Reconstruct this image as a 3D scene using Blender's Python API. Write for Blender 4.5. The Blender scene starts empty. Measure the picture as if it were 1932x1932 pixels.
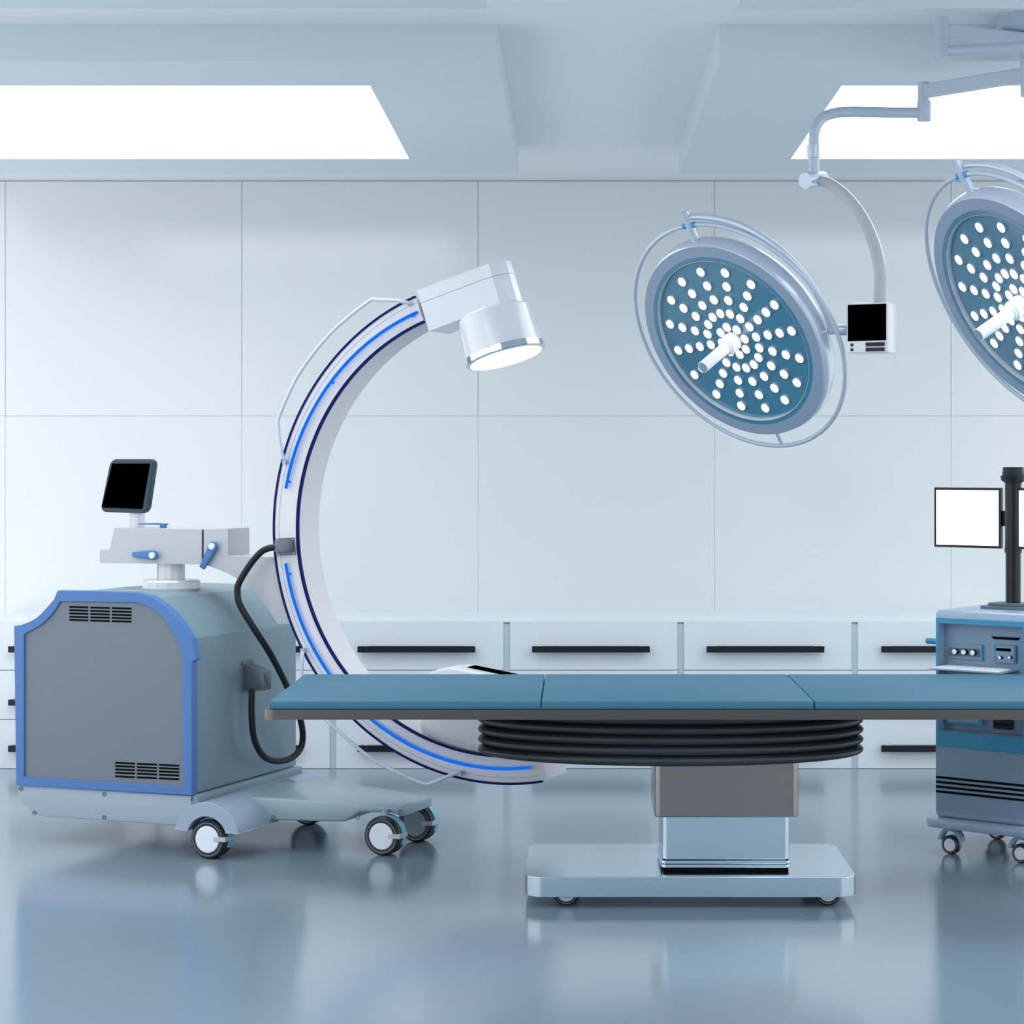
import bpy, bmesh, math, random
from mathutils import Vector, Matrix
PI = math.pi
F = 3900.0      # focal length in pixels of the 1932 px frame
H = 1.5         # eye height
VX, VY = 1085.0, 881.0
SC = bpy.context.scene
COL = SC.collection

# ------------------------------------------------------------------ camera
cam = bpy.data.cameras.new('camera')
cam.sensor_width = 36; cam.lens = 36 * F / 1932
cam.shift_x = -(VX - 966) / 1932
cam.shift_y = -(966 - VY) / 1932
cam.clip_start = 0.05; cam.clip_end = 100
co = bpy.data.objects.new('camera', cam); COL.objects.link(co)
co.location = (0, 0, H); co.rotation_euler = (PI / 2, 0, 0)
SC.camera = co
# ------------------------------------------------------------------ world, exposure
w = bpy.data.worlds.new('world'); SC.world = w; w.use_nodes = True
bg = w.node_tree.nodes['Background']
bg.inputs[0].default_value = (0.945, 0.965, 0.985, 1); bg.inputs[1].default_value = 1.75
SC.view_settings.view_transform = 'Standard'; SC.view_settings.look = 'None'
SC.view_settings.gamma = 1; SC.view_settings.use_curve_mapping = False
SC.view_settings.exposure = 0.0
PANEL_POWER = 3.4

# ------------------------------------------------------------------ materials
def lin(c):
    c = c / 255.0
    return c / 12.92 if c <= 0.04045 else ((c + 0.055) / 1.055) ** 2.4
def mat(name, rgb, rough=0.4, metal=0.0, spec=0.5, coat=0.0, coat_rough=0.05, emit=None, power=0.0, bump=0.0, bscale=300, vary=0.0):
    m = bpy.data.materials.new(name); m.use_nodes = True
    nt = m.node_tree; b = nt.nodes['Principled BSDF']
    c = (lin(rgb[0]), lin(rgb[1]), lin(rgb[2]), 1)
    b.inputs['Base Color'].default_value = c
    b.inputs['Roughness'].default_value = rough
    b.inputs['Metallic'].default_value = metal
    b.inputs['Specular IOR Level'].default_value = spec
    b.inputs['Coat Weight'].default_value = coat
    b.inputs['Coat Roughness'].default_value = coat_rough
    if emit:
        b.inputs['Emission Color'].default_value = (lin(emit[0]), lin(emit[1]), lin(emit[2]), 1)
        b.inputs['Emission Strength'].default_value = power
    if bump or vary:
        tc = nt.nodes.new('ShaderNodeTexCoord'); nz = nt.nodes.new('ShaderNodeTexNoise')
        nz.inputs['Scale'].default_value = bscale; nz.inputs['Detail'].default_value = 2
        nt.links.new(tc.outputs['Object'], nz.inputs['Vector'])
        if bump:
            bp = nt.nodes.new('ShaderNodeBump'); bp.inputs['Strength'].default_value = bump; bp.inputs['Distance'].default_value = 0.001
            nt.links.new(nz.outputs['Fac'], bp.inputs['Height']); nt.links.new(bp.outputs['Normal'], b.inputs['Normal'])
        if vary:
            mr = nt.nodes.new('ShaderNodeMapRange')
            mr.inputs['To Min'].default_value = rough - vary; mr.inputs['To Max'].default_value = rough + vary
            nt.links.new(nz.outputs['Fac'], mr.inputs['Value']); nt.links.new(mr.outputs['Result'], b.inputs['Roughness'])
    return m
M = {
 'wall':    mat('wall_panel', (213, 219, 222), 0.17, spec=0.8, vary=0.01, bscale=3),
 'reflector':   mat('reflector_grey', (208, 210, 211), 0.6),
 'seam':    mat('wall_seam', (178, 190, 200), 0.6),
 'ceiling': mat('ceiling_paint', (226, 230, 235), 0.5),
 'panel':   mat('ceiling_panel', (203, 214, 222), 0.45),
 'floor':   mat('floor_resin', (124, 143, 157), 0.16, spec=1.0, vary=0.02, bscale=2),
 'light':   mat('light_panel', (255, 255, 255), 0.5, emit=(250, 253, 255), power=PANEL_POWER),
 'cabinet': mat('cabinet_white', (216, 224, 230), 0.3),
 'worktop': mat('worktop_white', (226, 236, 241), 0.2),
 'post':    mat('cabinet_post', (178, 194, 203), 0.4),
 'handle':  mat('handle_black', (18, 26, 31), 0.35, spec=0.3),
 'white':   mat('white_shell', (212, 217, 223), 0.22, coat=0.3),
 'white2':  mat('arm_white', (178, 184, 189), 0.3),
 'cface':   mat('ring_shell', (216, 216, 220), 0.35),
 'silver':  mat('lamp_silver', (190, 202, 216), 0.3, metal=0.35),
 'bezel':   mat('lamp_bezel', (142, 160, 182), 0.45, metal=0.2),
 'armgrey': mat('arm_grey', (180, 194, 208), 0.35, metal=0.15),
 'glass':   mat('lamp_plate', (68, 124, 150), 0.12, spec=1.0, coat=1.0, coat_rough=0.08),
 'led':     mat('led_face', (255, 255, 255), 0.4, emit=(250, 253, 255), power=6.0),
 'grip':    mat('lamp_handle', (245, 248, 252), 0.3),
 'bluering': mat('blue_collar', (30, 150, 215), 0.3),
 'navy':    mat('navy_strip', (2, 20, 88), 0.6, spec=0.12),
 'strip':   mat('light_strip', (0, 8, 40), 0.7, spec=0.1, emit=(2, 114, 240), power=0.9),
 'body':    mat('machine_body', (118, 142, 154), 0.36, bump=0.15),
 'front':   mat('machine_front', (112, 123, 133), 0.5, spec=0.3, bump=0.1),
 'blue':    mat('blue_trim', (80, 120, 178), 0.4, spec=0.25),
 'skirt':   mat('machine_skirt', (158, 172, 188), 0.4, bump=0.1),
 'plat':    mat('platform', (148, 170, 182), 0.28, metal=0.1),
 'fender':  mat('fender', (150, 170, 188), 0.35),
 'black':   mat('black_gap', (2, 3, 4), 0.8, spec=0.1),
 'screen':  mat('black_screen', (0, 0, 0), 0.8, spec=0.0),
 'bezeld':  mat('monitor_bezel', (44, 64, 76), 0.35, spec=0.3),
 'rubber':  mat('rubber', (20, 25, 29), 0.45, spec=0.3),
 'tyre':    mat('tyre', (20, 25, 30), 0.4),
 'hub':     mat('hub_cap', (226, 234, 246), 0.4),
 'cover':   mat('wheel_cover', (120, 188, 216), 0.35),
 'socket':  mat('socket_grey', (96, 108, 116), 0.35, metal=0.3),
 'pad':     mat('mattress', (58, 110, 134), 0.6, spec=0.3, bump=0.1),
 'chrome':  mat('chrome', (205, 218, 228), 0.12, metal=1.0),
 'steel':   mat('brushed_steel', (146, 141, 138), 0.16, metal=1.0, bump=0.1, bscale=600),
 'steeld':  mat('frame_steel', (104, 101, 100), 0.28, metal=1.0, bump=0.1, bscale=600),
 'steel2':  mat('base_steel', (196, 214, 226), 0.22, metal=1.0),
 'bellow':  mat('bellows_rubber', (34, 42, 48), 0.4),
 'wire':    mat('white_cable', (196, 208, 222), 0.35),
 'console': mat('console_shell', (150, 170, 192), 0.3, metal=0.1),
 'cgrey':   mat('console_panel', (122, 146, 168), 0.35, metal=0.1),
 'cblue':   mat('console_blue', (54, 140, 178), 0.4),
 'pole':    mat('console_pole', (16, 22, 28), 0.25, spec=0.3),
 'pbase':   mat('pole_base', (82, 102, 116), 0.4),
 'scrw':    mat('lit_screen', (255, 255, 255), 0.4, emit=(252, 253, 255), power=1.3),
 'bolt':    mat('bolt', (92, 108, 122), 0.35, metal=0.5),
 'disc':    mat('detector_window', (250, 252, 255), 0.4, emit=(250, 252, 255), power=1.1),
}

# ------------------------------------------------------------------ helpers
def box(bm, x0, x1, y0, y1, z0, z1, mi=0):
    v = [bm.verts.new(p) for p in ((x0,y0,z0),(x1,y0,z0),(x1,y1,z0),(x0,y1,z0),(x0,y0,z1),(x1,y0,z1),(x1,y1,z1),(x0,y1,z1))]
    fs = [bm.faces.new([v[i] for i in q]) for q in ((0,3,2,1),(4,5,6,7),(0,1,5,4),(1,2,6,5),(2,3,7,6),(3,0,4,7))]
    for f in fs: f.material_index = mi
    return v
def prism(bm, pts, d0, d1, axis='y', mi=0):
    """pts are (x,z) for axis y, (x,y) for axis z, (y,z) for axis x"""
    def mk(p, d):
        return {'y': (p[0], d, p[1]), 'z': (p[0], p[1], d), 'x': (d, p[0], p[1])}[axis]
    a = [bm.verts.new(mk(p, d0)) for p in pts]; b = [bm.verts.new(mk(p, d1)) for p in pts]
    n = len(pts)
    fs = [bm.faces.new(a), bm.faces.new(b[::-1])]
    for i in range(n):
        j = (i + 1) % n
        fs.append(bm.faces.new((a[i], b[i], b[j], a[j])))
    for f in fs: f.material_index = mi
def ringprism(bm, outer, inner, d0, d1, closed=True, axis='y'):
    def mk(p, d):
        return {'y': (p[0], d, p[1]), 'z': (p[0], p[1], d)}[axis]
    n = len(outer)
    V = [[bm.verts.new(mk(p, d)) for p in L] for L in (outer, inner) for d in (d0, d1)]  # o0,o1,i0,i1
    o0, o1, i0, i1 = V
    for i in range(n if closed else n - 1):
        j = (i + 1) % n
        for a, b in ((o0, i0), (i0, i1), (i1, o1), (o1, o0)):
            bm.faces.new((a[i], a[j], b[j], b[i]))
    if not closed:
        bm.faces.new((o0[0], o1[0], i1[0], i0[0])); bm.faces.new((o0[-1], i0[-1], i1[-1], o1[-1]))
def frame_of(axis):
    a = Vector(axis).normalized()
    t = Vector((0, 0, 1)) if abs(a.z) < 0.9 else Vector((1, 0, 0))
    x = t.cross(a).normalized(); y = a.cross(x)
    return x, y, a
def lathe(bm, prof, org=(0,0,0), axis=(0,0,1), seg=32, mis=None, sx=1.0, sy=1.0, cap=(1, 1)):
    x, y, a = frame_of(axis); org = Vector(org)
    if tuple(axis) == (0, 0, 1): x, y = Vector((1,0,0)), Vector((0,1,0))
    rings = []
    for r, h in prof:
        if r <= 1e-6: rings.append([bm.verts.new(org + a * h)])
        else: rings.append([bm.verts.new(org + a*h + x*(r*sx*math.cos(2*PI*k/seg)) + y*(r*sy*math.sin(2*PI*k/seg))) for k in range(seg)])
    for q in range(len(rings) - 1):
        A, B = rings[q], rings[q+1]
        for k in range(seg):
            l = (k + 1) % seg
            vs = []
            if len(A) == 1 and len(B) == 1: continue
            if len(A) == 1: vs = (A[0], B[l], B[k])
            elif len(B) == 1: vs = (A[k], A[l], B[0])
            else: vs = (A[k], A[l], B[l], B[k])
            f = bm.faces.new(vs)
            if mis: f.material_index = mis[q]
    if len(rings[0]) > 1 and cap[0]:
        f = bm.faces.new(rings[0][::-1])
        if mis: f.material_index = mis[0]
    if len(rings[-1]) > 1 and cap[1]:
        f = bm.faces.new(rings[-1])
        if mis: f.material_index = mis[-1]
def cyl(bm, p0, p1, r0, r1=None, seg=24):
    p0, p1 = Vector(p0), Vector(p1)
    lathe(bm, [(r0, 0), (r0 if r1 is None else r1, (p1 - p0).length)], p0, p1 - p0, seg)
def smooth_path(pts, n=6):
    P = [Vector(p) for p in pts]; out = []
    for i in range(len(P) - 1):
        p0 = P[max(i-1, 0)]; p1 = P[i]; p2 = P[i+1]; p3 = P[min(i+2, len(P)-1)]
        for k in range(n):
            t = k / n
            out.append(0.5 * ((2*p1) + (p2-p0)*t + (2*p0-5*p1+4*p2-p3)*t*t + (3*p1-p0-3*p2+p3)*t**3))
    out.append(P[-1]); return out
def tube(bm, pts, r, seg=14, closed=False):
    P = [Vector(p) for p in pts]; n = len(P)
    rr = r if isinstance(r, (list, tuple)) else [r] * n
    tang = []
    for i in range(n):
        if closed: t = P[(i+1) % n] - P[i-1]
        else: t = P[min(i+1, n-1)] - P[max(i-1, 0)]
        tang.append(t.normalized())
    x, y, _ = frame_of(tang[0]); rings = []
    for i in range(n):
        x = (x - tang[i] * x.dot(tang[i])).normalized(); y = tang[i].cross(x)
        rings.append([bm.verts.new(P[i] + x*rr[i]*math.cos(2*PI*k/seg) + y*rr[i]*math.sin(2*PI*k/seg)) for k in range(seg)])
    for i in range(n if closed else n - 1):
        A, B = rings[i], rings[(i+1) % n]
        for k in range(seg):
            l = (k+1) % seg; bm.faces.new((A[k], A[l], B[l], B[k]))
    if not closed: bm.faces.new(rings[0][::-1]); bm.faces.new(rings[-1])
def bevel(bm, off, seg=2, ang=30):
    bm.normal_update()
    es = [e for e in bm.edges if len(e.link_faces) == 2 and e.calc_face_angle(0) > math.radians(ang)]
    bmesh.ops.bevel(bm, geom=es, offset=off, segments=seg, profile=0.5, affect='EDGES', clamp_overlap=True)
def rrect(x0, x1, y0, y1, r, n=5):
    pts = []
    for cx, cy, a0 in ((x1-r, y1-r, 0), (x0+r, y1-r, 90), (x0+r, y0+r, 180), (x1-r, y0+r, 270)):
        for k in range(n + 1):
            a = math.radians(a0 + 90 * k / n); pts.append((cx + r*math.cos(a), cy + r*math.sin(a)))
    return pts
def build(name, bm, mats, parent=None, smooth=35, bev=None, bseg=2):
    if bev: bevel(bm, bev, bseg)
    bmesh.ops.recalc_face_normals(bm, faces=bm.faces)
    me = bpy.data.meshes.new(name); bm.to_mesh(me); bm.free()
    if not isinstance(mats, (list, tuple)): mats = [mats]
    for k in mats: me.materials.append(M[k])
    if smooth:
        for p in me.polygons: p.use_smooth = True
        me.set_sharp_from_angle(angle=math.radians(smooth))
    o = bpy.data.objects.new(name, me); COL.objects.link(o)
    if parent: o.parent = parent
    return o
def tag(o, label=None, cat=None, group=None, kind=None):
    if label: o['label'] = label
    if cat: o['category'] = cat
    if group: o['group'] = group
    if kind: o['kind'] = kind
    return o
def thing(name, loc, label, cat, group=None, rz=0.0):
    o = bpy.data.objects.new(name, None); COL.objects.link(o)
    o.location = loc; o.rotation_euler = (0, 0, rz); o.empty_display_size = 0.1
    return tag(o, label, cat, group)
def copy_tree(o, parent=None):
    c = o.copy(); COL.objects.link(c)
    if parent: c.parent = parent
    for ch in list(o.children): copy_tree(ch, c)
    return c
def nb(): return bmesh.new()
def cut(o, cutter_bm):
    """boolean difference, baked into the mesh"""
    me = bpy.data.meshes.new('cutter'); bmesh.ops.recalc_face_normals(cutter_bm, faces=cutter_bm.faces); cutter_bm.to_mesh(me); cutter_bm.free()
    c = bpy.data.objects.new('cutter', me); COL.objects.link(c)
    par = o.parent; o.parent = None
    md = o.modifiers.new('b', 'BOOLEAN'); md.operation = 'DIFFERENCE'; md.object = c; md.solver = 'EXACT'
    bpy.context.view_layer.update()
    dg = bpy.context.evaluated_depsgraph_get()
    new = bpy.data.meshes.new_from_object(o.evaluated_get(dg))
    o.modifiers.clear(); o.data = new; o.parent = par
    bpy.data.objects.remove(c); bpy.data.meshes.remove(me)
    for p in new.polygons: p.use_smooth = True
    new.set_sharp_from_angle(angle=math.radians(35))

def ray(px, py): return Vector(((px - VX) / F, 1, -(py - VY) / F))
def at(px, py, Y):
    d = ray(px, py); return Vector((d.x * Y, Y, H + d.z * Y))
class Frame:
    """upright frame turned by th degrees; y() meets a sight line with the plane local y = b"""
    def __init__(s, ox, oy, th):
        t = math.radians(th); s.O = Vector((ox, oy, 0)); s.rz = -t
        s.u = Vector((math.cos(t), -math.sin(t), 0)); s.v = Vector((math.sin(t), math.cos(t), 0))
    def y(s, px, py, b):
        d = ray(px, py); c = Vector((0, 0, H)); t = (b - (c - s.O).dot(s.v)) / d.dot(s.v); q = c + d*t - s.O
        return Vector((q.dot(s.u), b, q.z))
    def z(s, px, py, z):
        d = ray(px, py); c = Vector((0, 0, H)); t = (z - H) / d.z; q = c + d*t - s.O
        return Vector((q.dot(s.u), q.dot(s.v), z))
    def xz(s, pts, b):
        return [(lambda q: (q.x, q.z))(s.y(x, y, b)) for x, y in pts]

# ================================================================== SETTING
YF, YW, ZC = 10.28, 10.84, 3.004       # cabinet fronts, wall, ceiling
XL, XR, YB = -3.25, 4.4, -.6
bm = nb(); box(bm, XL, XR, YB, YW + .1, -.1, 0); tag(build('floor', bm, 'floor', smooth=0), kind='structure')
bm = nb(); box(bm, XL, XR, YB, YW + .1, ZC, ZC + .1); tag(build('ceiling', bm, 'ceiling', smooth=0), kind='structure')
bm = nb(); box(bm, XL, XR, YW + .006, YW + .1, 0, ZC)
f0 = len(bm.faces)
for f in bm.faces: f.material_index = 1
pan = nb()
zs = [.72, 1.767, ZC - .006]
xs = [-2.988 + 1.2398 * k for k in range(-1, 7)]
xs = [XL] + [x for x in xs if x < XR] + [XR]
pan.free()
tmp = nb()
for i in range(len(xs) - 1):
    for k in range(2):
        box(tmp, xs[i] + (.0005, .0012)[k], xs[i+1] - (.0005, .0012)[k], YW, YW + .01, zs[k] + .0007, zs[k+1] - .0007)
bevel(tmp, .0008, 1)
me = bpy.data.meshes.new('t'); tmp.to_mesh(me); tmp.free(); bm.from_mesh(me); bpy.data.meshes.remove(me)
tag(build('wall_back', bm, ['wall', 'seam'], smooth=0), kind='structure')

bm = nb(); box(bm, XL, XR, YB - .1, YB, 0, ZC); tag(build('wall_reflector', bm, 'reflector', smooth=0), kind='structure')  # unseen wall added behind the camera so the steel has grey to reflect

# dropped ceiling panels, each with a recessed light
ZP = 2.879
n = 0
for ci, (x0, x1, lx0, lx1) in enumerate(((-3.18, -.2646, -2.70, -.742), (.4896, 3.405, .965, 2.93))):
    for ri in range(3):
        dy = -ri * 3.49
        y0, y1, ly0, ly1 = 7.02 + dy, 9.71 + dy, 7.48 + dy, 9.257 + dy
        n += 1
        bm = nb()
        for a in ((x0, lx0, y0, y1), (lx1, x1, y0, y1), (lx0, lx1, y0, ly0), (lx0, lx1, ly1, y1)):
            box(bm, a[0], a[1], a[2], a[3], ZP, ZC)
        bmesh.ops.remove_doubles(bm, verts=bm.verts, dist=1e-5)
        tag(build('trim_%d' % n, bm, 'panel', smooth=0), kind='structure')
        bm = nb(); box(bm, lx0 + .002, lx1 - .002, ly0 + .002, ly1 - .002, 2.972, 3.0)
        side = 'left' if ci == 0 else 'right'
        where = ['far %s ceiling panel, nearest the back wall' % side, 'middle %s ceiling panel' % side, 'near %s ceiling panel, farthest from the back wall' % side][ri]
        tag(build('ceiling_light', bm, 'light', smooth=0), 'large white rectangular light recessed in the ' + where, 'ceiling light', 'recessed ceiling lights')

# ================================================================== BASE CABINETS
CW = .865
def cabinet(x, label):
    t = thing('base_cabinet', (x, YF, .001), label, 'cabinet', 'white base cabinets along the back wall')
    bm = nb(); box(bm, -.0145, CW - .0155, .02, YW - YF - .004, 0.0, .727)
    build('body', bm, 'cabinet', t, bev=.002)
    bm = nb(); box(bm, -.0145, .0145, .004, .02, 0.0, .727)
    bmesh.ops.bevel(bm, geom=[e for e in bm.edges if abs(e.verts[0].co.z - .727) < 1e-4 and abs(e.verts[1].co.z - .727) < 1e-4 and e.verts[0].co.y < .01 and e.verts[1].co.y < .01], offset=.01, segments=3, affect='EDGES')
    build('divider', bm, 'post', t)
    rows = ((.4895, .7272), (.2445, .4865), (.0, .2415))
    hz = ((.611, .580), (.3465, .317), (.119, .087))
    for (z0, z1), (h1, h0) in zip(rows, hz):
        bm = nb(); box(bm, .0155, CW - .0155, 0, .02, z0, z1)
        d = build('drawer', bm, 'cabinet', t, bev=.0015, bseg=1)
        bm = nb(); xc = .1265
        box(bm, xc, xc + .583, -.045, -.033, h0, h1)
        box(bm, xc + .01, xc + .03, -.034, 0.0, h0 + .004, h1 - .002); box(bm, xc + .553, xc + .573, -.034, 0.0, h0 + .004, h1 - .002)
        box(bm, xc + .05, xc + .533, -.034, -.015, h1 - .004, h1)
        build('handle', bm, 'handle', d, bev=.001, bseg=1)
    return t
cab_labels = ['white three-drawer base cabinet at the left edge, beyond the x-ray machine body',
 'white base cabinet mostly hidden behind the grey x-ray machine body',
 'white base cabinet seen through the big ring arm of the x-ray machine',
 'white base cabinet behind the black bellows, left of the steel column',
 'white base cabinet above the operating table column, second from the console',
 'white base cabinet partly hidden by the console at right']
for k in range(6): cabinet(-2.9345 + CW * k, cab_labels[k])
bm = nb(); box(bm, -2.949, -2.949 + 6 * CW, 10.28, YW, .7285, .738)
tag(build('worktop', bm, 'worktop', smooth=0), 'continuous white worktop along the back wall on the base cabinets', 'worktop')

# ================================================================== WHEELS
def caster(parent, c, r, wd, name='caster_wheel', lever=True, cover=True, hub='hub'):
    """axis along local y, c = hub centre"""
    c = Vector(c)
    bm = nb(); w = wd / 2
    p = [(r*.72, -w*.96), (r*.90, -w), (r*.985, -w*.82), (r, -w*.6), (r, -w*.16), (r*.9, -w*.08), (r*.9, w*.08), (r, w*.16), (r, w*.6), (r*.985, w*.82), (r*.90, w), (r*.72, w*.96)]
    lathe(bm, p, c, (0, 1, 0), 40)
    o = build(name, bm, 'tyre', parent)
    bm = nb(); lathe(bm, [(r*.84, -w*1.0), (r*.84, -w*1.02), (r*.82, -w*1.02), (r*.82, -w*1.0)], c, (0, 1, 0), 40, cap=(0, 0)); build('rim_line', bm, 'fender', o)
    bm = nb(); lathe(bm, [(0, -w*1.06), (r*.64, -w*1.06), (r*.68, -w*1.0), (r*.68, -w*.9)], c, (0, 1, 0), 40); build('hub_cap', bm, hub, o)
    if cover:
        bm = nb(); n = 14
        a = [math.radians(128 - 152 * k / n) for k in range(n + 1)]
        ringprism(bm, [(c.x + r*1.06*math.cos(t), c.z + r*1.06*math.sin(t)) for t in a], [(c.x + r*.75*math.cos(t), c.z + r*.75*math.sin(t)) for t in a], c.y - w*.22, c.y + w*.66, closed=False)
        build('wheel_cover', bm, 'cover', o)
    if lever:
        bm = nb()
        box(bm, c.x + r*.42, c.x + r*.95, c.y - w*1.22, c.y - w*1.04, c.z - r*.06, c.z + r*.17)
        box(bm, c.x + r*.88, c.x + r*1.10, c.y - w*1.22, c.y + w*.75, c.z - r*.06, c.z + r*.17)
        build('brake_lever', bm, 'armgrey', o, bev=.0015, bseg=1)
    return o

# ================================================================== MOBILE X-RAY MACHINE
FM = Frame(-1.699, 8.471, 20.8)
mx = thing('mobile_xray_machine', FM.O, 'large white ring arm x-ray machine with blue-edged grey body on casters', 'x-ray machine', rz=FM.rz)
FB = -.4185; BB = .4185
outer = [(26,1181),(40,1179),(53,1174),(66,1167),(78,1157),(88,1146),(101,1131),(108,1114),(180,1115),(258,1118),(286,1125),(315,1146),(341,1174),(361,1206),(369,1245),(362,1248),(362,1501),(30,1482)]
inner = [(45,1197),(50,1194),(60,1189),(74,1181),(85,1172),(95,1162),(106,1147),(113,1135),(180,1135.5),(255,1137),(281,1144),(302,1160),(320,1183),(338,1215),(344,1246),(344.5,1250),(345,1484),(45,1466)]
def back(o, k):   # shrink a polygon a little
    return o
OUT = FM.xz(outer, FB - .012); INN = FM.xz(inner, FB - .012)
zb = min(p[1] for p in OUT)
# body shell behind the blue frame
bodyp = [(x, z - .012 if z > .87 else z) for x, z in OUT]
bodyp = [(max(min(x, .400), -.403), z) for x, z in bodyp]
top_r = [p for p in bodyp]
bp = []
for x, z in bodyp:
    if bp and abs(bp[-1][0]-x) < .002 and abs(bp[-1][1]-z) < .004: continue
    bp.append((x, z))
bm = nb(); prism(bm, bp, FB + .004, BB); build('body', bm, 'body', mx, smooth=12, bev=.004, bseg=2)
bm = nb(); ringprism(bm, OUT, INN, FB - .012, FB + .03); build('blue_frame', bm, 'blue', mx, smooth=15, bev=.003)
bm = nb(); prism(bm, INN, FB - .002, FB + .006); fp = build('front_panel', bm, 'front', mx, smooth=0)
def vent(cols, rows_l, slope):
    bm = nb()
    for c0, c1 in cols:
        for y in rows_l:
            a = FM.y(c0, y + (c0 - cols[0][0])*slope, FB - .0025); b = FM.y(c1, y + (c1 - cols[0][0])*slope, FB - .0025)
            t = .0036
            prism(bm, [(a.x, a.z - t), (b.x, b.z - t), (b.x, b.z + t), (a.x, a.z + t)], FB - .0035, FB - .001)
    return build('vent_slots', bm, 'black', mx, smooth=0)
vent([(131,166.5),(170.5,207),(211,248)], [1145, 1151.2, 1157.3, 1163.5, 1169.5], .029)
vent([(217.5,254.5),(258.5,296),(300,338)], [1439, 1445.2, 1451.4, 1457.6, 1464.5], .047)
# skirt / chassis
sk = FM.xz([(34,1483),(363,1502.5),(363,1520),(345,1558),(80,1540.5),(65,1537),(35,1509)], FB)
sk = [(sk[0][0], zb + .002), (.4, zb + .002), (.4, .12), (.36, .119), sk[4], sk[5], sk[6]]
bm = nb(); prism(bm, sk, FB + .002, BB); build('chassis', bm, 'skirt', mx, smooth=25, bev=.006, bseg=3)
bm = nb(); box(bm, .398, .432, FB + .0, BB, .188, .241); build('side_rail', bm, 'body', mx, bev=.010, bseg=3)
def bolt(p, nrm=(0, -1, 0)):
    bm = nb(); lathe(bm, [(.0092, 0), (.0092, .003), (.0058, .003), (.0058, 0)], p, nrm, 6, cap=(0, 0))
    return build('bolt', bm, 'bolt', mx, smooth=0)
for px, py in ((40,1488),(65,1533.5),(197,1498.5),(197,1542),(363.5,1508.5),(344,1552)):
    q = FM.y(px, py, FB + .002); bolt(q)
# fenders over the big casters
WR = .0755
def arc(cx, cz, r, a0, a1, n): return [(cx + r*math.cos(math.radians(a0 + (a1-a0)*k/n)), cz + r*math.sin(math.radians(a0 + (a1-a0)*k/n))) for k in range(n+1)]
w1 = FM.z(400, 1618, 0); w2 = FM.z(727, 1612, 0); w3 = FM.z(785, 1588, 0)
wx = w1.x
def fender(y0, y1, flip=False):
    bm = nb(); cz = .1065
    cz = WR; ringprism(bm, arc(wx, cz, .143, 12.5, 167.5, 32), arc(wx, cz, .088, 20, 160, 32), y0, y1, closed=False)
    o = build('wheel_fender', bm, 'fender', mx, smooth=30, bev=.002, bseg=1)
    # inner closing wall
    ym = (y0 + .085) if not flip else (y1 - .085)
    bm = nb(); prism(bm, arc(wx, cz, .090, 20, 160, 20), ym, ym + .01); build('wheel_well', bm, 'fender', o)
fender(FB - .014, FB + .30)
fender(BB - .22, BB - .01, True)
caster(mx, (w1.x, FB + .028, WR), WR, .072)
caster(mx, (w1.x - .006, BB - .01, WR), WR, .072)
caster(mx, (w2.x, w2.y + .0, WR), WR, .072)
caster(mx, (w3.x, w3.y + .02, WR), WR, .072, hub='fender')
for cx, cy in ((w1.x, FB + .028), (w1.x, BB - .01), (w2.x, w2.y), (w3.x, w3.y + .02)):
    bm = nb(); cyl(bm, (cx, cy + .0, WR + .05), (cx, cy + .0, .175), .014); build('caster_stem', bm, 'plat', mx)
# tapered platform
st = [(.40,-.235,.40,.214,.119),(.60,-.190,.345,.207,.119),(.80,-.146,.272,.199,.119),(.905,-.122,.245,.196,.120),(.965,-.109,.228,.193,.158),(1.08,-.083,.199,.189,.160),(1.136,-.071,.186,.187,.143)]
bm = nb(); R = []
for x, y0, y1, zt, zb_ in st:
    R.append([bm.verts.new(p) for p in ((x, y0, zb_), (x, y0, zt), (x, y1, zt), (x, y1, zb_))])
for i in range(len(R) - 1):
    for k in range(4):
        l = (k + 1) % 4; bm.faces.new((R[i][k], R[i][l], R[i+1][l], R[i+1][k]))
bm.faces.new(R[0][::-1]); bm.faces.new(R[-1])
build('platform', bm, 'plat', mx, smooth=40, bev=.010, bseg=3)
def platy(x):
    return -.235 + (x - .40) * (.164 / .736)
for px, py in ((516,1541.5),(675,1542.5),(754.5,1531)):
    q = FM.y(px, py, -.1); q = FM.y(px, py, platy(q.x) - .001); q = FM.y(px, py, platy(q.x) - .001); bolt(q, (.22, -1, 0))
# turntable and column on top
zt = 1.003
cx0 = .052
bm = nb(); lathe(bm, [(.112, zt - .01), (.118, zt + .004), (.118, zt + .03), (.112, zt + .037)], (cx0, 0, 0), (0,0,1), 16); build('turntable', bm, 'white', mx, smooth=15)
bm = nb(); lathe(bm, [(.056, zt + .03), (.056, 1.12)], (cx0 - .002, 0, 0), (0,0,1), 12); build('lift_column', bm, 'white', mx, smooth=15)
AD = .086
hp = FM.xz([(188,1037),(207,1037),(215,996),(380.5,998),(380.5,1065),(188,1062)], -AD)
bm = nb(); prism(bm, hp, -AD, AD); arm = build('control_arm', bm, 'white2', mx, smooth=10, bev=.001, bseg=1)
hp = FM.xz([(379.5,1001),(385,1001),(385,1062),(379.5,1062)], -AD)
bm = nb(); prism(bm, hp, -AD + .006, AD - .006); build('joint_gap', bm, 'handle', mx, smooth=0)
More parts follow.
